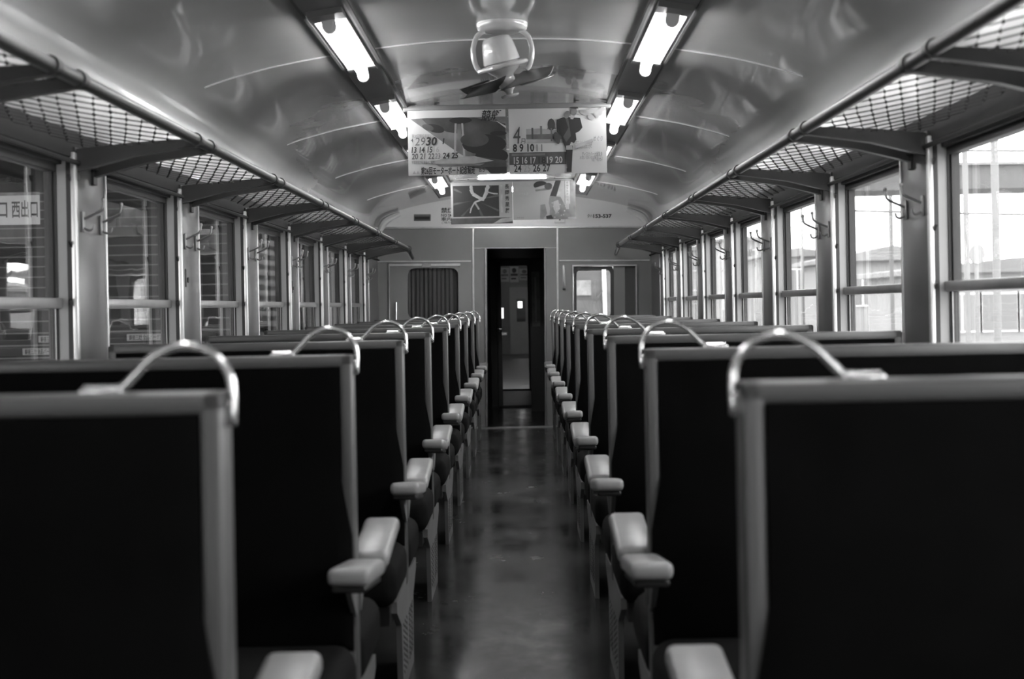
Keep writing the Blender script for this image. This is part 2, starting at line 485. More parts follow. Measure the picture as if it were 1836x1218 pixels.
# left bulkhead opening: curtained window in a door leaf
def rrect(x0, x1, z0, z1, r, n=5):
    pts = []
    for (cx, cz, a0) in ((x1 - r, z1 - r, 0), (x0 + r, z1 - r, 90), (x0 + r, z0 + r, 180), (x1 - r, z0 + r, 270)):
        for k in range(n + 1):
            a = R(a0 + 90 * k / n); pts.append((cx + r * math.cos(a), cz + r * math.sin(a)))
    return pts
def ring_plate(mb, outer, inner_, y0, y1, mi=0):
    """plate between a rectangle and an inner rounded outline with the same vertex count ordering"""
    n = len(inner_); x0, x1, z0, z1 = outer
    o = []
    for (x, z) in inner_:
        cx, cz = (x0 + x1) / 2, (z0 + z1) / 2
        hx = max(abs(p[0] - cx) for p in inner_); hz = max(abs(p[1] - cz) for p in inner_)
        fx, fz = (x - cx), (z - cz)
        if abs(fx) / hx > abs(fz) / hz: o.append((x1 if fx > 0 else x0, min(max(z + (z1 - z0 - 2 * hz) / 2 * fz / hz, z0), z1)))
        else: o.append((min(max(x + (x1 - x0 - 2 * hx) / 2 * fx / hx, x0), x1), z1 if fz > 0 else z0))
    for y in (y0, y1):
        v = [(p[0], y, p[1]) for p in inner_] + [(p[0], y, p[1]) for p in o]
        mb.add(v, [(k, (k + 1) % n, n + (k + 1) % n, n + k) for k in range(n)], mi)
    v = [(p[0], y0, p[1]) for p in inner_] + [(p[0], y1, p[1]) for p in inner_]
    mb.add(v, [(k, (k + 1) % n, n + (k + 1) % n, n + k) for k in range(n)], mi)
dl = MB()
dx0, dx1 = ex(698), ex(826)
dl.box(dx0, ex(728), ye0 - .010, ye0 + .0, ez(700), ez(475))
left_door = struct(dl.map(tilt).build('door_1', M['wall_end']))
rp = MB(); ring_plate(rp, (wx0 - .01, wx1 + .01, wz0 - .02, wz1 + .01), rrect(ex(731), ex(822), ez(572), ez(480), .07), ye0 - .012, ye0 + .02)
rp.map(tilt).build('window_surround', M['wall_end'], left_door)
cv = MB()
n = 60; v = []; f = []
for i in range(n + 1):
    x = wx0 + (wx1 - wx0) * i / n
    yy = ye0 + .035 + .010 * math.sin(i * 1.35) + .004 * math.sin(i * .37)
    v += [(x, yy, wz0), (x, yy, wz1)]
f = [(2 * i, 2 * i + 2, 2 * i + 3, 2 * i + 1) for i in range(n)]
cur = cv.add(v, f, 0, True).map(tilt).build('window_curtain', M['curtain'])
tag(cur, 'dark pleated curtain behind the rounded window left of the doorway', 'curtain')
fr = MB()
fr.rbox(dx0 - .006, dx0 + .008, ye0 - .018, ye0 + .002, ez(700), ez(473), .003, 1); fr.rbox(dx0, dx1, ye0 - .02, ye0 + .002, ez(476.5), ez(472), .003, 1)
fr.map(tilt).build('door_frame', M['alu'], left_door)
MB().rbox(ex(757), ex(773), ye0 - .026, ye0, ez(479), ez(473), .003, 1).map(tilt).build('door_catch', M['alu_dull'], left_door)
MB().tube([(ex(711), ye0 - .035, ez(541)), (ex(711), ye0 - .035, ez(590))], .008, 8).map(tilt).build('door_handle', M['chrome'], left_door)
# right bulkhead window
wr = MB()
wr.rbox(vx0 - .012, vx0 + .004, ye0 - .018, ye0 + .03, vz0, vz1 + .01, .003, 1); wr.rbox(vx1 - .002, vx1 + .014, ye0 - .018, ye0 + .03, vz0, vz1 + .01, .003, 1)
wr.rbox(vx0 - .012, vx1 + .014, ye0 - .018, ye0 + .03, vz1 - .002, vz1 + .014, .003, 1)
right_win = struct(wr.map(tilt).build('window_40', M['alu']))
rp = MB(); ring_plate(rp, (ex(1029), ex(1101), ez(578), ez(479)), rrect(ex(1034), ex(1095), ez(570), ez(484), .05), ye0 + .012, ye0 + .03)
rp.map(tilt).build('dark_gasket', M['soot'], right_win)
MB().box(ex(1100), ex(1121), ye0 + .016, ye0 + .03, vz0, vz1).map(tilt).build('side_panel', M['wall_end'], right_win)
MB().box(ex(1121), ex(1141), ye0 + .026, ye0 + .04, vz0, vz1).map(tilt).build('sliding_panel', M['frame'], right_win)
MB().box(ex(1031), ex(1099), ye0 + .020, ye0 + .024, ez(576), ez(481)).map(tilt).build('pane', M['glass'], right_win)

# vestibule and the next car ------------------------------------------------
ve = MB()
ve.box(-.34, -.30, ye1, 17.7, 0, 1.9); ve.box(.31, .35, ye1, 17.7, 0, 1.9); ve.box(-.34, .35, ye1, 17.7, 1.74, 1.9)
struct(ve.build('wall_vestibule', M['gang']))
struct(MB().box(-.5, .5, YE + .02, 17.7, -.06, 0).build('floor_vestibule', M['floor']))
g = MB()
g.box(-.34, -.225, 17.7, 17.78, 0, 1.95); g.box(.30, .42, 17.7, 17.78, 0, 1.95); g.box(-.34, .42, 17.7, 17.78, 1.715, 1.95); g.box(-.34, .42, 17.66, 17.78, 0, .02)
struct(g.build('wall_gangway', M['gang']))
d2 = struct(MB().rbox(-.222, -.172, 17.62, 17.69, .02, 1.70, .008, 2).build('door_2', M['wall2']))
MB().rbox(-.232, -.165, 17.585, 17.62, .90, .93, .006, 2).build('door_handle', M['chrome'], d2)
MB().rbox(-.205, -.188, 17.59, 17.625, .88, .95, .006, 2).build('handle_plate', M['alu_dull'], d2)
d3m = MB(); d3m.box(.155, .178, 16.9, 16.94, 0, 1.70); d3m.box(.268, .31, 16.9, 16.94, 0, 1.70); d3m.box(.178, .268, 16.9, 16.94, 0, .95); d3m.box(.178, .268, 16.9, 16.94, 1.56, 1.70)
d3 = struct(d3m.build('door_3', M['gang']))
MB().box(.178, .268, 16.915, 16.925, .95, 1.56).build('door_pane', M['ink3'], d3)
MB().box(.212, .232, 16.906, 16.914, 1.0, 1.50).build('pane_bar', M['wall_end'], d3)
nx = MB()
nx.box(-.34, -.26, 17.78, 21.2, 0, 2.2, 0); nx.box(.30, .38, 17.78, 21.2, 0, 2.2, 0); nx.box(-.34, .38, 17.78, 21.2, 1.84, 2.2, 0)
nx.box(-.34, .40, 21.2, 21.28, 1.745, 2.3, 1); nx.box(-.34, -.235, 21.2, 21.28, 0, 1.75, 0); nx.box(.155, .40, 21.2, 21.28, 0, 1.75, 0)
struct(nx.build('wall_next_car', [M['wall2'], M['wall_end']]))
struct(MB().box(-.5, .5, 17.7, 21.2, -.06, 0).build('floor_next_vestibule', M['far_floor']))
struct(MB().box(-1.4, 1.4, 21.2, 37.5, -.06, 0).build('floor_next_car', M['far_floor']))
struct(MB().box(-.34, .34, 21.14, 21.24, 0, .02).build('trim_33', M['black']))
s2 = MB(); s2.box(-1.42, -1.34, 21.28, 37.5, 0, 2.3); s2.box(1.34, 1.42, 21.28, 37.5, 0, 2.3)
fx = lambda px: (px - 933) * 37.3 / FPX + CX
fz = lambda py: CZ + (549 - py) * 37.3 / FPX
s2.box(-1.42, fx(913), 37.3, 37.4, 0, 2.4); s2.box(fx(949), 1.42, 37.3, 37.4, 0, 2.4); s2.box(fx(913), fx(949), 37.3, 37.4, fz(512), 2.4)
struct(s2.build('wall_next_saloon', M['far_wall']))
struct(MB().box(-1.42, 1.42, 21.28, 37.5, 2.28, 2.34).build('ceiling_next_car', M['ceil']))
d4 = MB(); d4.box(fx(914), fx(926), 37.28, 37.33, 0, fz(515)); d4.box(fx(942), fx(948), 37.28, 37.33, 0, fz(515)); d4.box(fx(926), fx(942), 37.28, 37.33, 0, fz(577)); d4.box(fx(926), fx(942), 37.28, 37.33, fz(536), fz(515))
d4 = struct(d4.build('door_4', M['wall_end']))
MB().box(fx(926), fx(942), 37.30, 37.31, fz(577), fz(536)).build('door_pane', M['glass'], d4)
for i, (x, y) in enumerate(((-.5, 22.4), (.45, 22.4), (-.5, 27), (.45, 27), (-.5, 32), (.45, 32), (-.5, 36), (.45, 36))):
    l = thing('fluorescent_light', '%s tube light on the %s of the next car, beyond the doorway' % (ORDS[i // 2], 'left' if x < 0 else 'right'), 'ceiling light', (x, y, 2.28), 'tube lights of the next car')
    MB().box(-.06, .06, -.6, .6, -.03, 0).build('housing', M['white'], l)
    MB().tube([(0, -.57, -.055), (0, .57, -.055)], .018, 8).build('tube', M['tube2'], l)
    for yy in (-.58, .58): MB().rbox(-.02, .02, yy - .012, yy + .012, -.08, -.028, .008, 1).build('socket', M['white'], l)
def far_sheet(px0, px1, py0, py1, y, label, mi):
    k = y / FPX
    sh = Sheet((px0 - 933) * k + CX, CZ + (549 - py0) * k, y, k)
    sh.base(px1 - px0, py1 - py0, 0)
    w, h = px1 - px0, py1 - py0
    sh.rect(w * .1, h * .45, w * .9, h * .6, mi); sh.rect(w * .15, h * .72, w * .7, h * .82, mi); sh.ell(w * .5, h * .25, w * .25, h * .16, mi)
    return tag(sh.build('hanging_poster', [M['paper'], M['ink3'], M['ink']]), label, 'poster', 'posters of the next car')
far_sheet(898, 914, 480, 505, 31, 'small pale poster hanging at the left inside the next car', 1)
far_sheet(915, 931, 478, 506, 31.1, 'small pale poster hanging in the middle inside the next car', 2)
far_sheet(932, 950, 482, 503, 31.2, 'small pale poster hanging at the right inside the next car', 1)
tag(MB().rbox(-.255, -.20, 22.6, 22.62, 1.0, 1.16, .003, 1).build('notice_card', M['white']), 'small white card at the left inside the next car', 'notice')
tag(MB().rbox(-.32, -.18, 25.2, 25.9, .70, .74, .01, 2).build('armrest', M['arm']), 'pale armrest top at the left inside the next car', 'armrest')

xo0, xo1, zo0, zo1 = [(px - 933) * 39.0 / FPX + CX for px in (929, 936)] + [CZ + (549 - py) * 39.0 / FPX for py in (552, 541)]
t3 = MB(); t3.box(-1.6, xo0, 39, 39.1, -.3, 2.6); t3.box(xo1, 1.6, 39, 39.1, -.3, 2.6); t3.box(xo0, xo1, 39, 39.1, -.3, zo0); t3.box(xo0, xo1, 39, 39.1, zo1, 2.6)
t3.box(-1.6, -1.5, 37.4, 39.1, -.3, 2.6); t3.box(1.5, 1.6, 37.4, 39.1, -.3, 2.6); t3.box(-1.6, 1.6, 37.4, 39.1, 2.5, 2.6); t3.box(-1.6, 1.6, 37.4, 39.1, -.3, -.1)
struct(t3.build('wall_third_car', M['far_wall']))  # added box shutting out sky behind the far door; hole leaves a bright spot
# outer end of the next car, seen through the right bulkhead window
cab = thing('neighbour_car_end', 'pale end of the neighbouring car, seen through the rounded window right of the doorway', 'train car', (.95, 19.0, -1.0))
cf = lambda p: p - Vector((.95, 19.0, -1.0))
cz = lambda py: CZ + (549 - py) * 18.9 / FPX
cx_ = lambda px: CX + (px - 933) * 18.9 / FPX
c3 = MB(); c3.box(.42, 1.45, 18.9, 19.1, -1.0, cz(488)); c3.map(cf).build('end_wall', M['cabwall'], cab)
MB().box(cx_(1031), cx_(1060), 18.86, 18.9, cz(532), cz(505)).map(cf).build('end_window', M['ink3'], cab)
MB().tube([(cx_(1084), 18.8, cz(600)), (cx_(1083), 18.8, cz(485))], .025, 8).map(cf).build('corner_post', M['white'], cab)
MB().box(.42, 1.45, 18.85, 18.9, cz(590), cz(541)).map(cf).build('buffer_board', M['soot'], cab)
MB().tube([(cx_(1067), 18.8, cz(541)), (cx_(1084), 18.8, cz(520))], .012, 6).map(cf).build('pipe', M['soot'], cab)
gl = thing('fluorescent_light', 'crosswise tube light on the ceiling just before the bulkhead, mostly behind the farther posters', 'ceiling light', (0, 13.4, 2.265))
MB().rbox(-.34, .34, -.06, .06, -.03, .0, .006, 1).build('housing', M['white'], gl)
MB().tube([(-.29, 0, -.055), (.29, 0, -.055)], .018, 12).build('tube', M['globe'], gl)
for xx in (-.31, .31): MB().rbox(xx - .014, xx + .014, -.024, .024, -.085, -.028, .008, 1).build('socket', M['white'], gl)

# back end of the car, behind the viewer
struct(MB().box(-1.45, 1.45, Y0 - .06, Y0, 0, 2.4).build('wall_back', M['wall_end']))

# lighting trim rails along both rows
SL = R(9)
for s, nme in ((-1, 'trim_34'), (1, 'trim_35')):
    def rt(p, s=s):
        return Vector((s * (.612 + p.x * math.cos(SL) + p.z * math.sin(SL)), p.y, 2.228 - p.x * math.sin(SL) + p.z * math.cos(SL)))
    t = MB()
    t.box(-.080, .080, Y0, 14.2, -.008, .03, 0); t.box(-.090, -.078, Y0, 14.2, -.013, .03, 1); t.box(.074, .084, Y0, 14.2, -.012, .03, 1)
    struct(t.map(rt).build(nme, [M['housing'], M['soot']]))

# ================================================================= OBJECTS
# ---- benches
def arc_pts(pts): return catmull([(p[0], 0, p[1]) for p in pts], 6)
def make_bench(s):
    ROOTX = .793
    X = lambda u: s * (u - ROOTX)
    root = thing('bench_seat', 'x', 'train seat', (s * ROOTX, 0, 0))
    xa, xb, zt = .3255, 1.26, 1.079
    fr = MB()
    fr.rbox(X(xa), X(xa + .027), -.04, .04, .30, zt, .007, 2)
    fr.rbox(X(xb - .027), X(xb), -.04, .04, .30, zt, .007, 2)
    fr.rbox(X(xa), X(xb), -.04, .04, zt - .027, zt, .007, 2)
    fr.box(X(xa + .02), X(xb - .02), -.012, .012, .40, zt - .02)
    fr.build('seat_frame', M['frame'], root)
    for d in (-1, 1):
        o1 = [(xa + .027, zt - .027), (xb - .027, zt - .027), (xb - .027, .80), (xb - .004, .68), (xb - .004, .43), (xa + .004, .43), (xa + .004, .68), (xa + .027, .80)]
        n = len(o1); cx, cz = .79, .75
        v = [(X(u), d * .030, z) for u, z in o1]
        v += [(X(u), d * (.043 if z > .79 else .060), z) for u, z in o1]
        v += [(X(u + (.03 if u < cx else -.03)), d * (.052 if z > .79 else .082), z + (-.03 if z > 1 else (.03 if z < .5 else 0))) for u, z in o1]
        f = []
        for q in (0, 1): f += [(q * n + i, q * n + (i + 1) % n, (q + 1) * n + (i + 1) % n, (q + 1) * n + i) for i in range(n)]
        a = 2 * n
        f += [(a + 0, a + 1, a + 2, a + 7), (a + 7, a + 2, a + 3, a + 6), (a + 6, a + 3, a + 4, a + 5)]
        MB().add(v, f, 0, True).build('backrest', M['pad'], root)
        MB().rbox(X(.321), X(1.25), d * .055, d * .50, .315, .452, .045, 4).build('seat_cushion', M['cush'], root)
        MB().box(X(.345), X(1.22), d * .05, d * .46, .26, .315).build('cushion_base', M['black'], root)
        # armrest: slopes up away from the seat back
        L0, L1 = .043, .372
        sl = math.atan2(.036, L1 - L0)
        def tf(p, d=d):
            q = (p.y - L0)
            return Vector((p.x, d * (L0 + q * math.cos(sl)), p.z + q * math.sin(sl)))
        ar = MB().rbox(X(.259), X(.345), L0, L1 + .003, .592, .630, .014, 3, xf=tf)
        a_ = ar.build('armrest', M['arm'], root)
        MB().rbox(X(.268), X(.338), L0 + .01, L1 - .01, .578, .594, .004, 1, xf=tf).build('armrest_underside', M['black'], a_)
        MB().prism([(d * .035, .60), (d * .20, .605), (d * .12, .55), (d * .04, .50)], 'x', X(.322), X(.334)).build('armrest_bracket', M['alu_dull'], a_)
    # floor support
    pts = [(-.22, 0), (.22, 0), (.25, .22), (.40, .285), (.40, .318), (.05, .33), (.04, .48), (-.04, .48), (-.05, .33), (-.40, .318), (-.40, .285), (-.25, .22)]
    lg = MB().prism(pts, 'x', X(.328), X(.345), 0)
    for i in range(9):
        for q in (-1, 1):
            y0 = q * .02
            for r_ in range(3):
                yy = q * (.035 + .06 * r_)
                lg.prism([(yy, .05 + .018 * i), (yy + .03 * q, .062 + .018 * i), (yy + .03 * q, .068 + .018 * i), (yy, .056 + .018 * i)], 'x', X(.3265), X(.330), 1)
    lg.build('leg', [M['leg'], M['soot']], root)
    MB().prism(pts, 'x', X(1.215), X(1.235), 0).build('leg', M['leg'], root)
    # hand grip on the aisle corner
    hp = [(xa - .007, zt - .040), (xa - .008, zt - .005), (xa - .004, zt + .022), (xa + .014, zt + .046), (xa + .040, zt + .058), (xa + .066, zt + .057), (xa + .094, zt + .043), (xa + .116, zt + .022), (xa + .132, zt + .007), (xa + .146, zt + .005), (xa + .180, zt + .005)]
    pth = [(X(p[0]), 0, p[2]) for p in arc_pts(hp)]
    rs = [.0062] * len(pth)
    hd = MB().tube(pth, rs, 10)
    hd.rbox(X(xa + .130), X(xa + .185), -.009, .009, zt - .002, zt + .007, .003, 2)
    hd.rbox(X(xa - .012), X(xa + .002), -.009, .009, zt - .045, zt - .012, .003, 2)
    hd.build('hand_grip', M['chrome'], root)
    return root
def bench_label(side, k):
    return '%s black high-backed bench seat on the %s of the aisle, with chrome corner grip' % (ORD[k], side)
for s, side in ((-1, 'left'), (1, 'right')):
    proto = make_bench(s)
    for k in range(9):
        o = proto if k == 0 else copy_tree(proto)
        o.location.y = P_ * (1.345 + k) - .04
        tag(o, bench_label(side, k), 'train seat', 'bench seats left of the aisle' if s < 0 else 'bench seats right of the aisle')

# ---- fluorescent lights
def make_lamp(s):
    root = thing('fluorescent_light', 'x', 'ceiling light', (s * .612, 0, 2.228))
    def rt(p): return Vector((s * (p.x * math.cos(SL) + p.z * math.sin(SL)), p.y, -p.x * math.sin(SL) + p.z * math.cos(SL)))
    MB().box(-.062, .062, -.68, -.57, -.030, -.008).map(rt).build('end_box', M['housing'], root)
    MB().box(-.062, .062, .56, .66, -.018, -.008).map(rt).build('end_box', M['housing'], root)
    MB().prism([(-.058, -.016), (-.05, -.008), (.05, -.008), (.058, -.016), (.052, -.016), (.045, -.012), (-.045, -.012), (-.052, -.016)], 'y', -.57, .56).map(rt).build('reflector', M['white'], root)
    MB().tube([(0, -.565, -.042), (0, .565, -.042)], .018, 14).map(rt).build('tube', M['tube'], root)
    tongue = [(-.024, -.012), (-.024, -.052)] + [(.024 * math.cos(a), -.052 + .024 * math.sin(a)) for a in [R(180 + 15 * k) for k in range(1, 12)]] + [(.024, -.052), (.024, -.012)]
    for y in (-.592, .566): MB().prism(tongue, 'y', y, y + .026).map(rt).build('socket', M['white'], root)
    return root
LAMPS = [-.32, 1.87 - .33, 3.73, 5.92, 8.11, 10.30, 12.49]
LAMPS = [5.92 + 2.19 * j for j in range(-3, 4)]
for s, side in ((-1, 'left'), (1, 'right')):
    proto = make_lamp(s)
    for i, y in enumerate(LAMPS):
        o = proto if i == 0 else copy_tree(proto)
        o.location.y = y
        if i < 3: lab = '%s ceiling tube light of the %s row, overhead above the picture' % (ORDS[i], side)
        else: lab = '%s lit tube light of the %s ceiling row, counting away from the viewer' % (ORDS[i - 3], side)
        tag(o, lab, 'ceiling light', 'tube lights in the %s ceiling row' % side)

# ---- luggage racks
for s, side in ((-1, 'left'), (1, 'right')):
    rk = thing('luggage_rack', 'long dark luggage rack with cord netting above the %s windows' % side, 'luggage rack', (s * XW, 0, 1.65))
    XR = lambda u: s * (u - XW)
    ZR = lambda z: z - 1.65
    st = [P_ * (2.305 + j) for j in range(-2, 8)]
    y_end = st[-1] + .12
    rl = MB()
    rl.tube([(XR(.95), -2.0, ZR(1.717)), (XR(.95), y_end, ZR(1.717))], .0175, 14)
    rl.build('front_rail', M['rail'], rk)
    MB().tube([(XR(1.318), -2.0, ZR(1.652)), (XR(1.318), YE, ZR(1.652))], .008, 8).build('back_rail', M['net'], rk)
    for yc in st:
        for d in (-.10, .10):
            y = yc + d
            br = MB()
            br.prism([(XR(1.33), ZR(1.628)), (XR(1.33), ZR(1.695)), (XR(1.15), ZR(1.713)), (XR(.97), ZR(1.722)), (XR(.955), ZR(1.700)), (XR(1.15), ZR(1.674))], 'y', y - .004, y + .004)
            br.prism([(XR(1.33), ZR(1.622)), (XR(1.33), ZR(1.630)), (XR(1.15), ZR(1.676)), (XR(.955), ZR(1.702)), (XR(.955), ZR(1.696)), (XR(1.15), ZR(1.668))], 'y', y - .018, y + .018)
            br.box(XR(1.33), XR(1.322), y - .022, y + .022, ZR(1.60), ZR(1.70))
            br.tube([(XR(.95), y - .016, ZR(1.717)), (XR(.95), y + .016, ZR(1.717))], .0225, 14)
            br.build('bracket', M['rack'], rk)
    # end piece running to the bulkhead
    MB().tube(catmull([(XR(.95), y_end - .02, ZR(1.717)), (XR(.955), y_end + .15, ZR(1.700)), (XR(.985), YE - .05, ZR(1.665))], 4), [.03, .028, .026, .024, .02, .018, .016, .015, .014], 8).build('end_cap', M['rack'], rk)
    def npos(y, t):           # t: 0 at rail, 1 at wall
        x = .965 + t * (1.315 - .965)
        z = 1.728 - t * .022 - .012 * math.sin(PI * t)
        return (XR(x), y, ZR(z))
    for q in range(len(st)):
        ya = st[q - 1] + .10 if q else -1.5
        yb = st[q] + .10 if q < len(st) - 1 else st[q] + .1
        nb = MB()
        NR = 16; LY = .158
        nst = max(2, int(round((yb - ya) / LY))); ly = (yb - ya) / nst
        for i in range(nst + 1):
            for d in (1, -1):
                pts = [npos(min(max(ya + ly * (i + d * .5 * (r_ % 2)) + random.uniform(-.006, .006), ya), yb), r_ / NR) for r_ in range(NR + 1)]
                nb.tube(pts, .0021, 4, caps=False)
                for r_ in range(1, NR):
                    if r_ % 2 == 0 and d < 0: continue
                    p = Vector(pts[r_]); k = .0056
                    nb.add([p + Vector(w) * k for w in ((1, 0, 0), (-1, 0, 0), (0, 1, 0), (0, -1, 0), (0, 0, 1), (0, 0, -1))],
                           [(0, 2, 4), (2, 1, 4), (1, 3, 4), (3, 0, 4), (2, 0, 5), (1, 2, 5), (3, 1, 5), (0, 3, 5)])
        nb.build('cord_net', M['net'], rk)

# ---- coat hooks on the pillars
def make_hook(s):
    root = thing('coat_hook', 'x', 'coat hook', (s * XW, 0, 1.47))
    MB().rbox(-s * .0, -s * .008, -.012, .012, -.03, .035, .003, 2).build('base_plate', M['alu_dull'], root)
    a = catmull([(-s * .006, 0, .012), (-s * .03, 0, .022), (-s * .055, 0, .034), (-s * .066, 0, .044), (-s * .070, 0, .066)], 4)
    h = MB().tube(a, .0042, 8)
    h.lathe([(.001, -.007), (.0055, -.005), (.007, 0), (.0055, .005), (.001, .007)], (-s * .070, 0, .070), 10)
    b = catmull([(-s * .006, 0, -.016), (-s * .022, 0, -.024), (-s * .034, 0, -.020), (-s * .038, 0, -.006)], 4)
    h.tube(b, .0038, 8)
    h.build('prongs', M['alu_dull'], root)
    return root
for s, side in ((-1, 'left'), (1, 'right')):
    proto = make_hook(s); first = True
    for j in range(0, 7):
        for q, dy in enumerate((.10, .31)):
            o = proto if first else copy_tree(proto); first = False
            o.location.y = pillar_span(j)[0] + dy
            tag(o, '%s metal coat hook on the %s %s-side window pillar' % ('nearer' if q == 0 else 'farther', ORDS[j], side), 'coat hook', 'coat hooks on the %s pillars' % side)

# ---- ceiling fan
fan = thing('ceiling_fan', 'pale enamel ceiling fan with dark blades hanging from the ceiling', 'fan', (0, 5.86, 2.275))
MB().lathe([(.10, .002), (.10, -.012), (.094, -.026), (.085, -.032), (.055, -.034), (.03, -.034)], n=36).build('mounting_flange', M['cream'], fan)
for s in (-1, 1):
    MB().tube(catmull([(s * .07, 0, -.028), (s * .098, 0, -.050), (s * .112, 0, -.09), (s * .112, 0, -.125), (s * .105, 0, -.16), (s * .092, 0, -.182)], 5), .0105, 10).build('yoke_arm', M['cream'], fan)
FA = Matrix.Rotation(R(13), 3, 'Y') @ Matrix.Rotation(R(-9), 3, 'X')
FO = Vector((0, 0, -.165))
fxf = lambda p: FO + FA.transposed() @ (p - FO)
mo = MB().lathe([(.012, -.048), (.040, -.050), (.052, -.056), (.060, -.072), (.066, -.105), (.072, -.145), (.072, -.150), (.05, -.152)], n=32, xf=fxf)
mo.build('motor_housing', M['cream'], fan)
gr = MB()
pts = [(.094 * math.cos(t), .094 * math.sin(t), -.166) for t in [2 * PI * k / 36 for k in range(37)]]
gr.tube([fxf(Vector(p)) for p in pts], .0085, 8, caps=False)
gr.build('gimbal_ring', M['cream'], fan)
sp = MB()
for k in range(2): sp.tube([fxf(Vector((.094 * math.cos(k * PI), 0, -.166))), fxf(Vector((.06 * math.cos(k * PI), 0, -.16)))], .008, 8)
sp.lathe([(.06, -.148), (.070, -.156), (.070, -.172), (.055, -.188), (.036, -.200), (.030, -.215)], n=28, xf=fxf)
sp.build('motor_cone', M['cream'], fan)
hub = MB().lathe([(.02, -.208), (.034, -.212), (.036, -.240), (.030, -.252), (.018, -.262), (.012, -.275)], n=24, xf=fxf)
hub.lathe([(.006, -.274), (.034, -.278), (.037, -.283), (.030, -.288), (.004, -.290)], n=24, xf=fxf)
hub.build('hub', M['cream'], fan)
for k in range(4):
    a0 = R(28 + 90 * k)
    v = []; f = []
    nr, nw = 9, 7
    for layer in (0, 1):
        for i in range(nr):
            t = i / (nr - 1)
            rad = .028 + t * .20
            w = .020 + .070 * math.sin(PI * min(1, .18 + t * .72)) ** .8
            if t > .85: w *= 1 - ((t - .85) / .15) ** 2 * .45
            for j in range(nw):
                q = j / (nw - 1) - .5
                ang = a0 + t * .35
                px, py = rad * math.cos(ang) - q * 2 * w * math.sin(ang), rad * math.sin(ang) + q * 2 * w * math.cos(ang)
                v.append(fxf(Vector((px, py, -.235 + q * (.052 - .02 * t) + .006 * (q * 2) ** 2 - .0018 * layer))))
    o = nr * nw
    for i in range(nr - 1):
        for j in range(nw - 1):
            a = i * nw + j
            f.append((a, a + 1, a + nw + 1, a + nw)); f.append((o + a, o + a + nw, o + a + nw + 1, o + a + 1))
    rim = [j for j in range(nw)] + [i * nw + nw - 1 for i in range(1, nr)] + [(nr - 1) * nw + j for j in range(nw - 2, -1, -1)] + [i * nw for i in range(nr - 2, 0, -1)]
    for a, b in zip(rim, rim[1:] + rim[:1]): f.append((a, b, o + b, o + a))
    MB().add(v, f, 0, True).build('blade', M['blade'], fan)

# ---- hanging posters
INK = [M['paper'], M['ink4'], M['ink3'], M['ink2'], M['ink'], M['white']]
def rail(name, label, y, z0, z1, xa, xb):
    root = thing(name, label, 'poster rail', (0, y, z1 + .03))
    f = lambda p: Vector((p.x, p.y - y, p.z - z1 - .03))
    MB().rbox(xa, xb, y - .022, y + .014, z0 - .004, z1, .005, 2).map(f).build('rail_bar', M['rail_grey'], root)
    for x in (xa + .17, xb - .19):
        h = MB().box(x - .006, x + .006, y - .003, y + .003, z1 - .002, ceil_z(x) + .005); h.tube([(x - .004, y - .012, z1 + .012), (x + .022, y - .012, z1 + .012)], .004, 8)
        h.map(f).build('hanger', M['black'], root)
k1 = .000624
YP = 7.95
rail('poster_rail', 'grey hanging rail carrying the two calendar posters', YP, 2.2165, 2.240, -.545, .545)
p = Sheet(-.522, 2.2175, YP - .016, k1); p.ts = 1.45; p.base(822, 552)
p.poly([(25, 78), (160, 70), (825, 70), (825, 545), (690, 545), (640, 495), (425, 370)], 2)
p.poly([(120, 76), (560, 74), (820, 130), (820, 260), (640, 240), (500, 220), (330, 190), (160, 120)], 3)
p.ell(445, 95, 95, 26, 4); p.poly([(370, 92), (520, 90), (470, 130), (425, 130)], 4)
p.poly([(395, 120), (412, 120), (400, 400), (382, 400)], 1); p.poly([(450, 120), (466, 120), (480, 400), (462, 400)], 1); p.poly([(416, 125), (446, 125), (452, 280), (412, 280)], 2)
p.ell(230, 160, 80, 34, 4, .25); p.ell(170, 150, 50, 25, 3, .3)
p.ell(640, 300, 185, 85, 4); p.ell(560, 260, 120, 60, 3); p.ell(700, 400, 140, 70, 4); p.ell(760, 210, 70, 20, 4)
p.poly([(500, 395), (640, 410), (825, 440), (825, 545), (470, 480)], 3); p.poly([(380, 400), (560, 398), (720, 440), (560, 460), (300, 470), (110, 450), (250, 425)], 1); p.poly([(220, 455), (640, 462), (600, 478), (260, 478)], 2)
p.poly([(735, 100), (825, 150), (825, 170)], 0)
p.poly([(640, 492), (825, 492), (825, 545), (690, 545)], 4)
p.text('競艇', 615, 95, 66, 4, 175, .2, .8)
p.text('第30回開設周年記念', 35, 235, 24, 2, 190)
p.text('4', 25, 272, 30, 4); p.text('29', 58, 300, 66, 2, 90, .15, 0); p.text('30', 150, 300, 66, 4, 95, .15, 2.2)
p.text('1', 290, 290, 44, 4, None, .15, 1.5)
p.text('13 14 15', 30, 360, 46, 4, 175, .1, 1.2); p.text('16', 215, 360, 46, 1, 45, .1)
p.text('20 21 22', 30, 415, 46, 3, 190, .1, .8); p.text('23', 225, 415, 46, 2, 45, .1); p.text('24 25', 290, 412, 46, 4, 130, .1, 1.2)
p.text('平和島競走場 開催のご案内', 30, 456, 22, 4, 190)
p.text('第26回モーターボート記念競走', 105, 540, 46, 4, 455, .1, 1.4); p.text('8/5', 592, 532, 38, 4, 48, .1)
p.poly([(35, 540), (50, 510), (65, 540)], 1); p.poly([(65, 540), (80, 510), (95, 540)], 1)
tag(p.build('calendar_poster', INK), 'calendar poster with a tall tower picture, left of the two on the nearer rail', 'poster')
q = Sheet(.007, 2.2205, YP - .016, k1); q.ts = 1.45; q.base(818, 562)
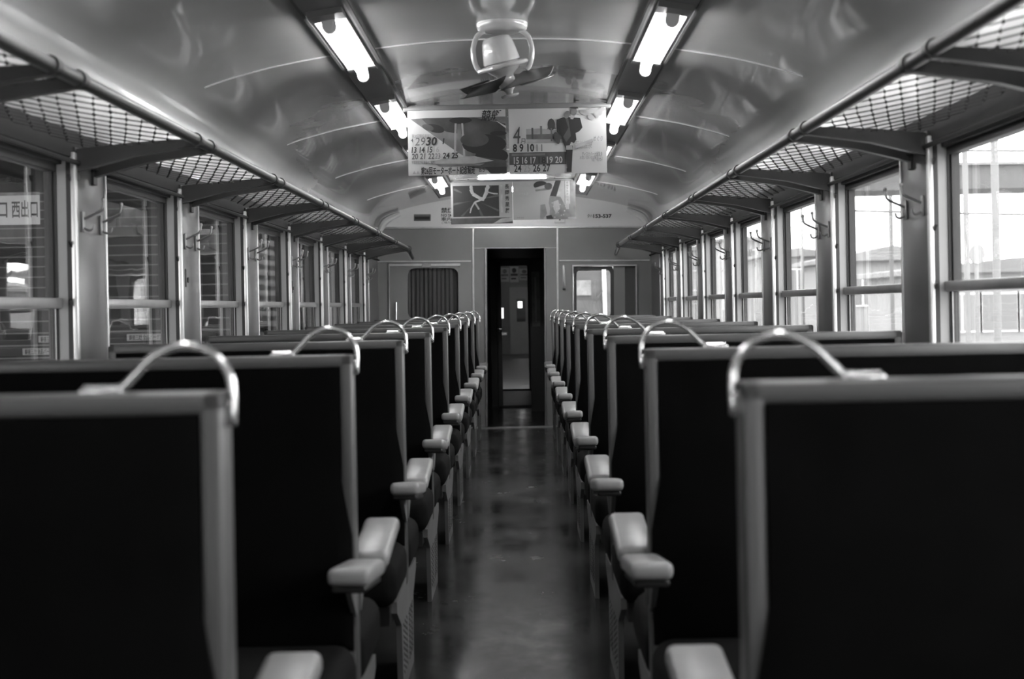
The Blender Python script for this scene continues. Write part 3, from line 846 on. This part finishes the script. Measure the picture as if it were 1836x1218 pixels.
q.poly([(145, 185), (250, 180), (390, 195), (480, 210), (480, 305), (145, 305)], 1); q.poly([(145, 230), (470, 225), (470, 275), (145, 270)], 2)
q.rect(190, 175, 206, 270, 3); q.rect(262, 160, 280, 270, 2); q.poly([(358, 95), (395, 190), (320, 190)], 2); q.ell(357, 150, 32, 50, 3); q.rect(350, 180, 364, 290, 2)
q.rect(0, 380, 478, 484, 3); q.rect(20, 388, 300, 408, 2)
q.text('4', 35, 305, 140, 3, 62, .1); q.text('月', 98, 300, 34, 4)
q.text('8 9 10', 32, 372, 62, 4, 178, 0, 1.6); q.text('11', 230, 372, 58, 2, 48)
q.text('15 16 17', 38, 473, 54, 0, 185, 0, .8); q.text('18', 245, 473, 54, 4, 60); q.text('19 20', 315, 473, 54, 0, 130, 0, .8)
q.text('24', 38, 542, 58, 4, 62, 0, .8); q.text('25', 118, 542, 58, 1, 58); q.text('26 27', 196, 542, 58, 4, 146, 0, 1.0)
# running figure in dark clothes
q.poly([(405, 110), (470, 88), (520, 92), (600, 100), (618, 180), (590, 212), (560, 225), (566, 280), (545, 310), (520, 300), (500, 350), (470, 345), (452, 300), (440, 250), (405, 215), (402, 150)], 4)
q.poly([(475, 100), (500, 100), (520, 250), (480, 300), (455, 255), (500, 180)], 3)
q.ell(545, 42, 29, 38, 2); q.poly([(510, 16), (530, 2), (578, 4), (588, 20), (560, 24)], 4); q.ell(490, 70, 24, 34, 2, .4); q.poly([(515, 75), (560, 80), (540, 110), (520, 108)], 1)
q.ell(402, 265, 24, 52, 3, -.25); q.poly([(470, 335), (535, 330), (520, 545), (485, 545), (478, 400)], 4); q.poly([(478, 330), (530, 325), (532, 365), (478, 365)], 1); q.poly([(478, 520), (520, 520), (520, 552), (478, 550)], 4)
for (u, w, a, b, r_) in ((640, 55, 40, 22, .2), (700, 40, 44, 24, -.3), (690, 95, 30, 22, .4), (760, 55, 30, 30, 0), (790, 30, 24, 18, .3), (735, 80, 26, 14, .8)): q.ell(u, w, a, b, 1, r_)
q.text('菊地温泉', 548, 352, 50, 1, 150, .3, .6); q.text('めぐり', 705, 295, 36, 2, 80, .3)
q.poly([(548, 330), (700, 275), (705, 305), (552, 358)], 1)
q.text('ディスカバー大展覧会', 610, 418, 26, 3, 170); q.text('お問い合わせは駅窓口へ', 590, 445, 22, 2, 195); q.text('料金　一般五百円', 690, 465, 18, 2, 90)
tag(q.build('calendar_poster', INK), 'calendar poster with a striding dark-clothed figure, right of the two on the nearer rail', 'poster')
k2 = .001005; YQ = 12.8
rail('poster_rail', 'grey hanging rail carrying the two picture posters farther off', YQ, 2.236, 2.252, -.54, .55)
p = Sheet(-.519, 2.243, YQ - .016, k2); p.base(517, 362)
p.rect(18, 40, 405, 300, 4)
for i in range(16):
    a = 2 * PI * i / 16 + .2
    cx_, cy_ = 215, 160
    def clampp(u, w): return (min(max(u, 20), 403), min(max(w, 42), 298))
    p.poly([clampp(cx_ + 30 * math.cos(a), cy_ + 30 * math.sin(a)), clampp(cx_ + 230 * math.cos(a - .07), cy_ + 170 * math.sin(a - .07)), clampp(cx_ + 230 * math.cos(a + .05), cy_ + 170 * math.sin(a + .05))], 3 if i % 2 else 4)
p.ell(150, 110, 60, 50, 4); p.ell(240, 80, 40, 35, 4)
for (pts, w) in (([(170, 70), (185, 110), (250, 150), (280, 160)], 30), ([(280, 155), (240, 165), (200, 180), (235, 240)], 16), ([(305, 60), (300, 100), (275, 150)], 32), ([(305, 95), (360, 110), (395, 112)], 12), ([(200, 180), (170, 230), (160, 270)], 12)):
    for a, b in zip(pts[:-1], pts[1:]):
        d_ = Vector((b[0] - a[0], b[1] - a[1])).normalized(); n_ = Vector((-d_.y, d_.x)) * w / 2
        p.poly([(a[0] + n_.x, a[1] + n_.y), (b[0] + n_.x * .8, b[1] + n_.y * .8), (b[0] - n_.x * .8, b[1] - n_.y * .8), (a[0] - n_.x, a[1] - n_.y)], 1)
p.ell(172, 55, 14, 18, 1); p.ell(312, 56, 16, 20, 1)
p.rect(0, 312, 517, 362, 3); p.poly([(350, 362), (420, 320), (517, 312), (517, 345)], 1)
p.rect(418, 40, 436, 270, 1)
for i, ch in enumerate('長岡秀星展'): p.text(ch, 455, 68 + i * 50, 42, 4, 36, 0, 1)
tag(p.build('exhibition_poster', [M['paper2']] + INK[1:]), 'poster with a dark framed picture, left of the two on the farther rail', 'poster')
q = Sheet(.004, 2.246, YQ - .016, k2); q.base(527, 338)
q.rect(435, 5, 527, 320, 2); q.rect(440, 10, 480, 210, 1); q.rect(430, 210, 470, 255, 0)
q.ell(235, 50, 60, 36, 4); q.poly([(180, 72), (300, 40), (340, 45), (290, 78), (200, 90)], 1); q.poly([(190, 85), (300, 70), (320, 130), (300, 180), (250, 215), (190, 215), (180, 160)], 0); q.poly([(188, 86), (300, 72), (305, 90), (192, 102)], 2)
q.ell(300, 60, 34, 30, 3); q.ell(375, 70, 46, 70, 1, .2); q.poly([(365, 0), (410, 0), (360, 160), (310, 145)], 4)
q.poly([(310, 140), (400, 150), (440, 230), (460, 335), (300, 335), (310, 250), (300, 200)], 2); q.poly([(340, 190), (380, 175), (395, 250), (360, 290), (340, 250)], 0)
q.poly([(230, 215), (270, 210), (285, 290), (250, 335), (225, 330)], 2); q.poly([(275, 310), (320, 300), (340, 335), (280, 335)], 4)
for i in range(12): q.ell(330 + (i * 37) % 120, 200 + (i * 53) % 125, 6, 6, 1)
q.text('民藝', 60, 60, 40, 1, 90); q.text('新作展', 35, 130, 30, 1, 110); q.text('五月', 60, 170, 26, 1, 40)
q.text('市民会館', 30, 325, 14, 2, 60)
for i, ch in enumerate('会場文化ホール'): q.text(ch, 450, 40 + i * 24, 20, 3, 18)
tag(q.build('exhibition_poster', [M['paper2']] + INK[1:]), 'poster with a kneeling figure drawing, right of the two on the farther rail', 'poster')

# ---- writing and fittings on the bulkhead
def end_text(name, lines, label, cat, m='ink'):
    sh = Sheet(ex(700), ez(340), YE - .002, KX)
    for (body, px, py, size, width, bold) in lines: sh.text(body, px - 700, py - 340, size, 0, width, 0, bold)
    return tag(sh.build(name, [M[m]], None, tilt), label, cat)
end_text('car_number', [('クハ', 1054, 390.5, 7, 9, .1), ('153-537', 1064.5, 391.5, 9, 33, .35)], 'black car number lettering at the right above the doorway', 'lettering')
end_text('no_smoking_notice', [('禁煙', 792, 380.5, 10, 22, .15), ('NO SMOKING', 792, 388, 7, 42, .1), ('車内禁煙', 792, 395, 7, 38, .1), ('ご協力願います', 792, 400, 4, 40, 0)], 'black no smoking lettering left of the farther posters', 'lettering')
pl = tag(MB().rbox(ex(743), ex(773), YE - .008, YE + .004, ez(395.5), ez(383.5), .004, 2).map(tilt).build('maker_plate', M['ink3']), 'small dark plate on the white upper bulkhead, left end', 'plate')
MB().box(ex(744.5), ex(771.5), YE - .010, YE - .007, ez(393), ez(387.5)).map(tilt).build('plate_band', M['ink'], pl)
bx = tag(MB().rbox(ex(995), ex(1013), YE - .02, YE + .002, ez(400), ez(391), .005, 2).map(tilt).build('wall_socket', M['white']), 'small white switch box on the bulkhead just under the farther right poster', 'switch')
MB().box(ex(1003), ex(1006), YE - .024, YE - .018, ez(396), ez(392)).map(tilt).build('switch_knob', M['ink'], bx)
th = tag(MB().rbox(ex(1009), ex(1014), YE - .012, YE + .002, ez(520), ez(476), .003, 2).map(tilt).build('wall_thermometer', M['alu_dull']), 'slim wall thermometer with a dark bulb, right of the doorway', 'thermometer')
MB().lathe([(.002, -.012), (.013, -.006), (.015, 0), (.013, .006), (.002, .012)], (ex(1011.5), YE - .016, ez(519)), 14).map(tilt).build('bulb', M['black'], th)
# small rounded corner covers where ceiling meets bulkhead
for s in (-1, 1):
    c = MB().tube(catmull([(s * 1.10, YE - .03, 2.10), (s * 1.24, YE - .03, 2.03), (s * 1.30, YE - .03, 1.93)], 4), [.02, .026, .03, .034, .036, .034, .03, .026, .02], 8)
    tag(c.build('corner_vent', M['lunette']), 'pale rounded cover in the %s ceiling corner over the bulkhead' % ('left' if s < 0 else 'right'), 'cover')

# ================================================================= OUTSIDE, LEFT: platform with a stairway
struct(MB().box(-14, -1.85, -10, 80, -.3, -.10).build('platform_left', M['plat']))
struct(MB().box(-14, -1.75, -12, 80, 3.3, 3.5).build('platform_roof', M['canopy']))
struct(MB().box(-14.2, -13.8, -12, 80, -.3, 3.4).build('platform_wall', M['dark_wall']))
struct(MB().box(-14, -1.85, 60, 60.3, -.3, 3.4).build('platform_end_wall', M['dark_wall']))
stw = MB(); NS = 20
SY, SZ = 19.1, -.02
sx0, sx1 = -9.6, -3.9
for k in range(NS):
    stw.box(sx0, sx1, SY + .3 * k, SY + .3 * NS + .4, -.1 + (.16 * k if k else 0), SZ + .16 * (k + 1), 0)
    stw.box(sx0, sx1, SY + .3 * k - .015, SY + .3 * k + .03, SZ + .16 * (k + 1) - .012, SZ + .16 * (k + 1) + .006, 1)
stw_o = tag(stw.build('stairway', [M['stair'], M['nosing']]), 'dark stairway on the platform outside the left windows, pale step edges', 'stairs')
MB().box(sx1, sx1 + .1, SY - .2, SY + 6.2, -.1, 3.3).build('side_wall', M['dark_wall'], stw_o) if False else None
PL = [(3, -6.72, .47), (4, -6.62, .47), (5, -6.5, .47), (3, -5.95, .40), (4, -5.42, .47), (5, -5.30, .52), (2, -5.6, .4)]
for i, (k, x, w) in enumerate(PL):
    yb = SY + .3 * k - .018; zc_ = SZ + .16 * k + .075
    sh = Sheet(x, zc_ + .045, yb - .003, .01); sh.base(w * 100, 9)
    sh.text('銀座三越', 3, 7.4, 7.5, 1, w * 34, 0, .15); sh.text('全品バーゲン', w * 100 * .42, 7.4, 7.5, 1, w * 52, 0, .1)
    lab = ['lowest', 'middle', 'highest', 'short low', 'right-hand lower', 'right-hand upper', 'lowest right-hand'][i]
    tag(sh.build('stair_advert', [M['paper'], M['ink']]), '%s white advert strip with dark lettering on a stair riser outside' % lab, 'sign', 'advert strips on the stair risers')
sg = thing('exit_sign', 'white hanging exit sign with dark lettering, outside the nearest left window', 'sign', (-5.2, 14, 3.3))
sh = Sheet(-6.3, 2.32 - 0, 14, .01); sh.base(193, 30)
sh.rect(0, 0, 193, 3, 2)
sh.text('表出口', 142 - 13, 22, 17, 1, 34, 0, .3); sh.text('西出口', 172 - 5, 22, 17, 1, 24, 0, .3)
so = sh.build('sign_board', [M['paper'], M['ink'], M['ink3']], None); so.parent = sg; so.location = (5.2, -14, -3.3)
for x in (-.9, .7): MB().tube([(x, .01, -.98), (x, .01, 0)], .015, 8).build('hanger_rod', M['soot'], sg)
for i, (x, y) in enumerate(((-2.9, 24), (-2.9, 32), (-2.9, 40))):
    c = MB().rbox(x - .11, x + .11, y - .11, y + .11, -.1, 3.3, .02, 2)
    tag(c.build('platform_column', M['pole']), '%s pale roof column on the platform outside the left windows' % ORDS[i], 'column', 'platform columns')
c = MB().box(-6.4, -5.75, 27.0, 27.1, -.1, 2.7); 
tag(c.build('white_screen', M['white']), 'pale upright board at the top of the platform stairs', 'board')

# ================================================================= OUTSIDE, RIGHT: yard, houses, bridge
struct(MB().box(1.9, 120, -30, 160, -1.3, -1.1).build('yard_ground', M['ballast']))
def house(px0, px1, ptop, y, depth, mats, roof, label, nwin=3):
    k = y / FPX
    x0, x1, zt_ = CX + (px0 - 933) * k, CX + (px1 - 933) * k, CZ + (549 - ptop) * k
    o = thing('house', label, 'house', ((x0 + x1) / 2, y + depth / 2, -1.1))
    f = lambda p: Vector((p.x - (x0 + x1) / 2, p.y - y - depth / 2, p.z + 1.1))
    MB().box(x0, x1, y, y + depth, -1.1, zt_).map(f).build('wall', mats, o)
    ov = .4
    h = (x1 - x0) * roof
    MB().prism([(x0 - ov, zt_), (x1 + ov, zt_), (x1 + ov, zt_ + .15), ((x0 + x1) / 2, zt_ + h + .15), (x0 - ov, zt_ + .15)], 'y', y - ov, y + depth + ov).map(f).build('roof', M['bld3'], o)
    for i in range(nwin):
        for zz in ((zt_ - 1.6), (zt_ - 4.2)):
            if zz < -.5: continue
            xc = x0 + (x1 - x0) * (i + .5) / nwin
            w_ = MB(); w_.box(xc - .55, xc + .55, y - .06, y + .02, zz - .05, zz + 1.05)
            wo = w_.map(f).build('window', M['white'], o)
            MB().box(xc - .48, xc - .03, y - .07, y - .05, zz, zz + 1).map(f).build('pane', M['dark_pane'], wo)
            MB().box(xc + .03, xc + .48, y - .07, y - .05, zz, zz + 1).map(f).build('pane', M['dark_pane'], wo)
    return o
house(1690, 1960, 505, 42, 9, M['bld1'], .06, 'pale house with small windows, seen through the nearest right window', 4)
house(1520, 1680, 480, 55, 9, M['bld1'], .12, 'pale gabled house, seen through the second right window', 3)
house(1380, 1480, 470, 70, 10, M['bld2'], .10, 'grey house far off, seen through the third right window', 3)
house(1300, 1370, 440, 95, 10, M['bld1'], .05, 'tall pale house far off, seen through the fourth right window', 3)
house(1215, 1290, 455, 120, 12, M['bld2'], .06, 'grey house farthest off, seen through the end right windows', 3)
br = thing('footbridge', 'grey footbridge deck crossing above the yard outside the nearest right window', 'bridge', (14, 36, -1.1))
k = 36 / FPX
bz0, bz1 = CZ + (549 - 354) * k, CZ + (549 - 312) * k
MB().box(5.5, 26, 36, 38, bz0, bz1).map(lambda p: p - Vector((14, 36, -1.1))).build('deck', M['bridge'], br)
MB().box(5.4, 26, 35.9, 38.1, bz1, bz1 + .06).map(lambda p: p - Vector((14, 36, -1.1))).build('deck_edge', M['pole'], br)
for x in (6.3, 17.0): MB().tube([(x, 37, -1.1), (x, 37, bz0)], .12, 10).map(lambda p: p - Vector((14, 36, -1.1))).build('pier', M['pole'], br)
def pole(px, y, top, r, label):
    k = y / FPX
    x = CX + (px - 933) * k
    o = thing('line_pole', label, 'pole', (x, y, -1.1))
    MB().tube([(0, 0, 0), (0, 0, top + 1.1)], r * .55, 10).build('mast', M['pole'], o)
    MB().box(-1.1, 1.1, -.04, .04, top + .3, top + .38).build('cross_arm', M['pole'], o)
    return o
pole(1735, 30, 5.5, .10, 'pale line pole outside the nearest right window, left one')
pole(1788, 26, 5.0, .12, 'pale line pole outside the nearest right window, right one')
pole(1600, 40, 7.5, .10, 'pale line pole outside the second right window')
pole(1440, 60, 8, .10, 'pale line pole outside the third right window')
def wire(z, x0, x1, y0, y1, sag, label):
    pts = [(x0 + (x1 - x0) * t, y0 + (y1 - y0) * t, z - sag * 4 * t * (1 - t)) for t in [i / 10 for i in range(11)]]
    tag(MB().tube(pts, .022, 5).build('overhead_wire', M['bridge']), label, 'wire')
wire(4.3, 4, 24, 30, 31, .25, 'overhead wire sagging across the sky, lower one of the yard')
wire(5.2, 4, 30, 34, 33, .3, 'overhead wire sagging across the sky, upper one of the yard')
wire(2.9, 6, 30, 29, 34, .2, 'overhead wire low in front of the pale houses')
k = 28 / FPX
sgn = thing('round_signal', 'grey round track signal disc on a thin post in the yard', 'signal', (CX + (1752 - 933) * k, 28, -1.1))
MB().tube([(0, 0, 0), (0, 0, 1.1 + CZ + (549 - 480) * k)], .04, 8).build('post', M['pole'], sgn)
zc = 1.1 + CZ + (549 - 472) * k
MB().lathe([(.14, -.02), (.15, 0), (.14, .02)], (0, 0, 0), 20, xf=lambda p: Vector((p.x, p.z - .05, zc + p.y * 1.3))).build('disc', M['bld2'], sgn)
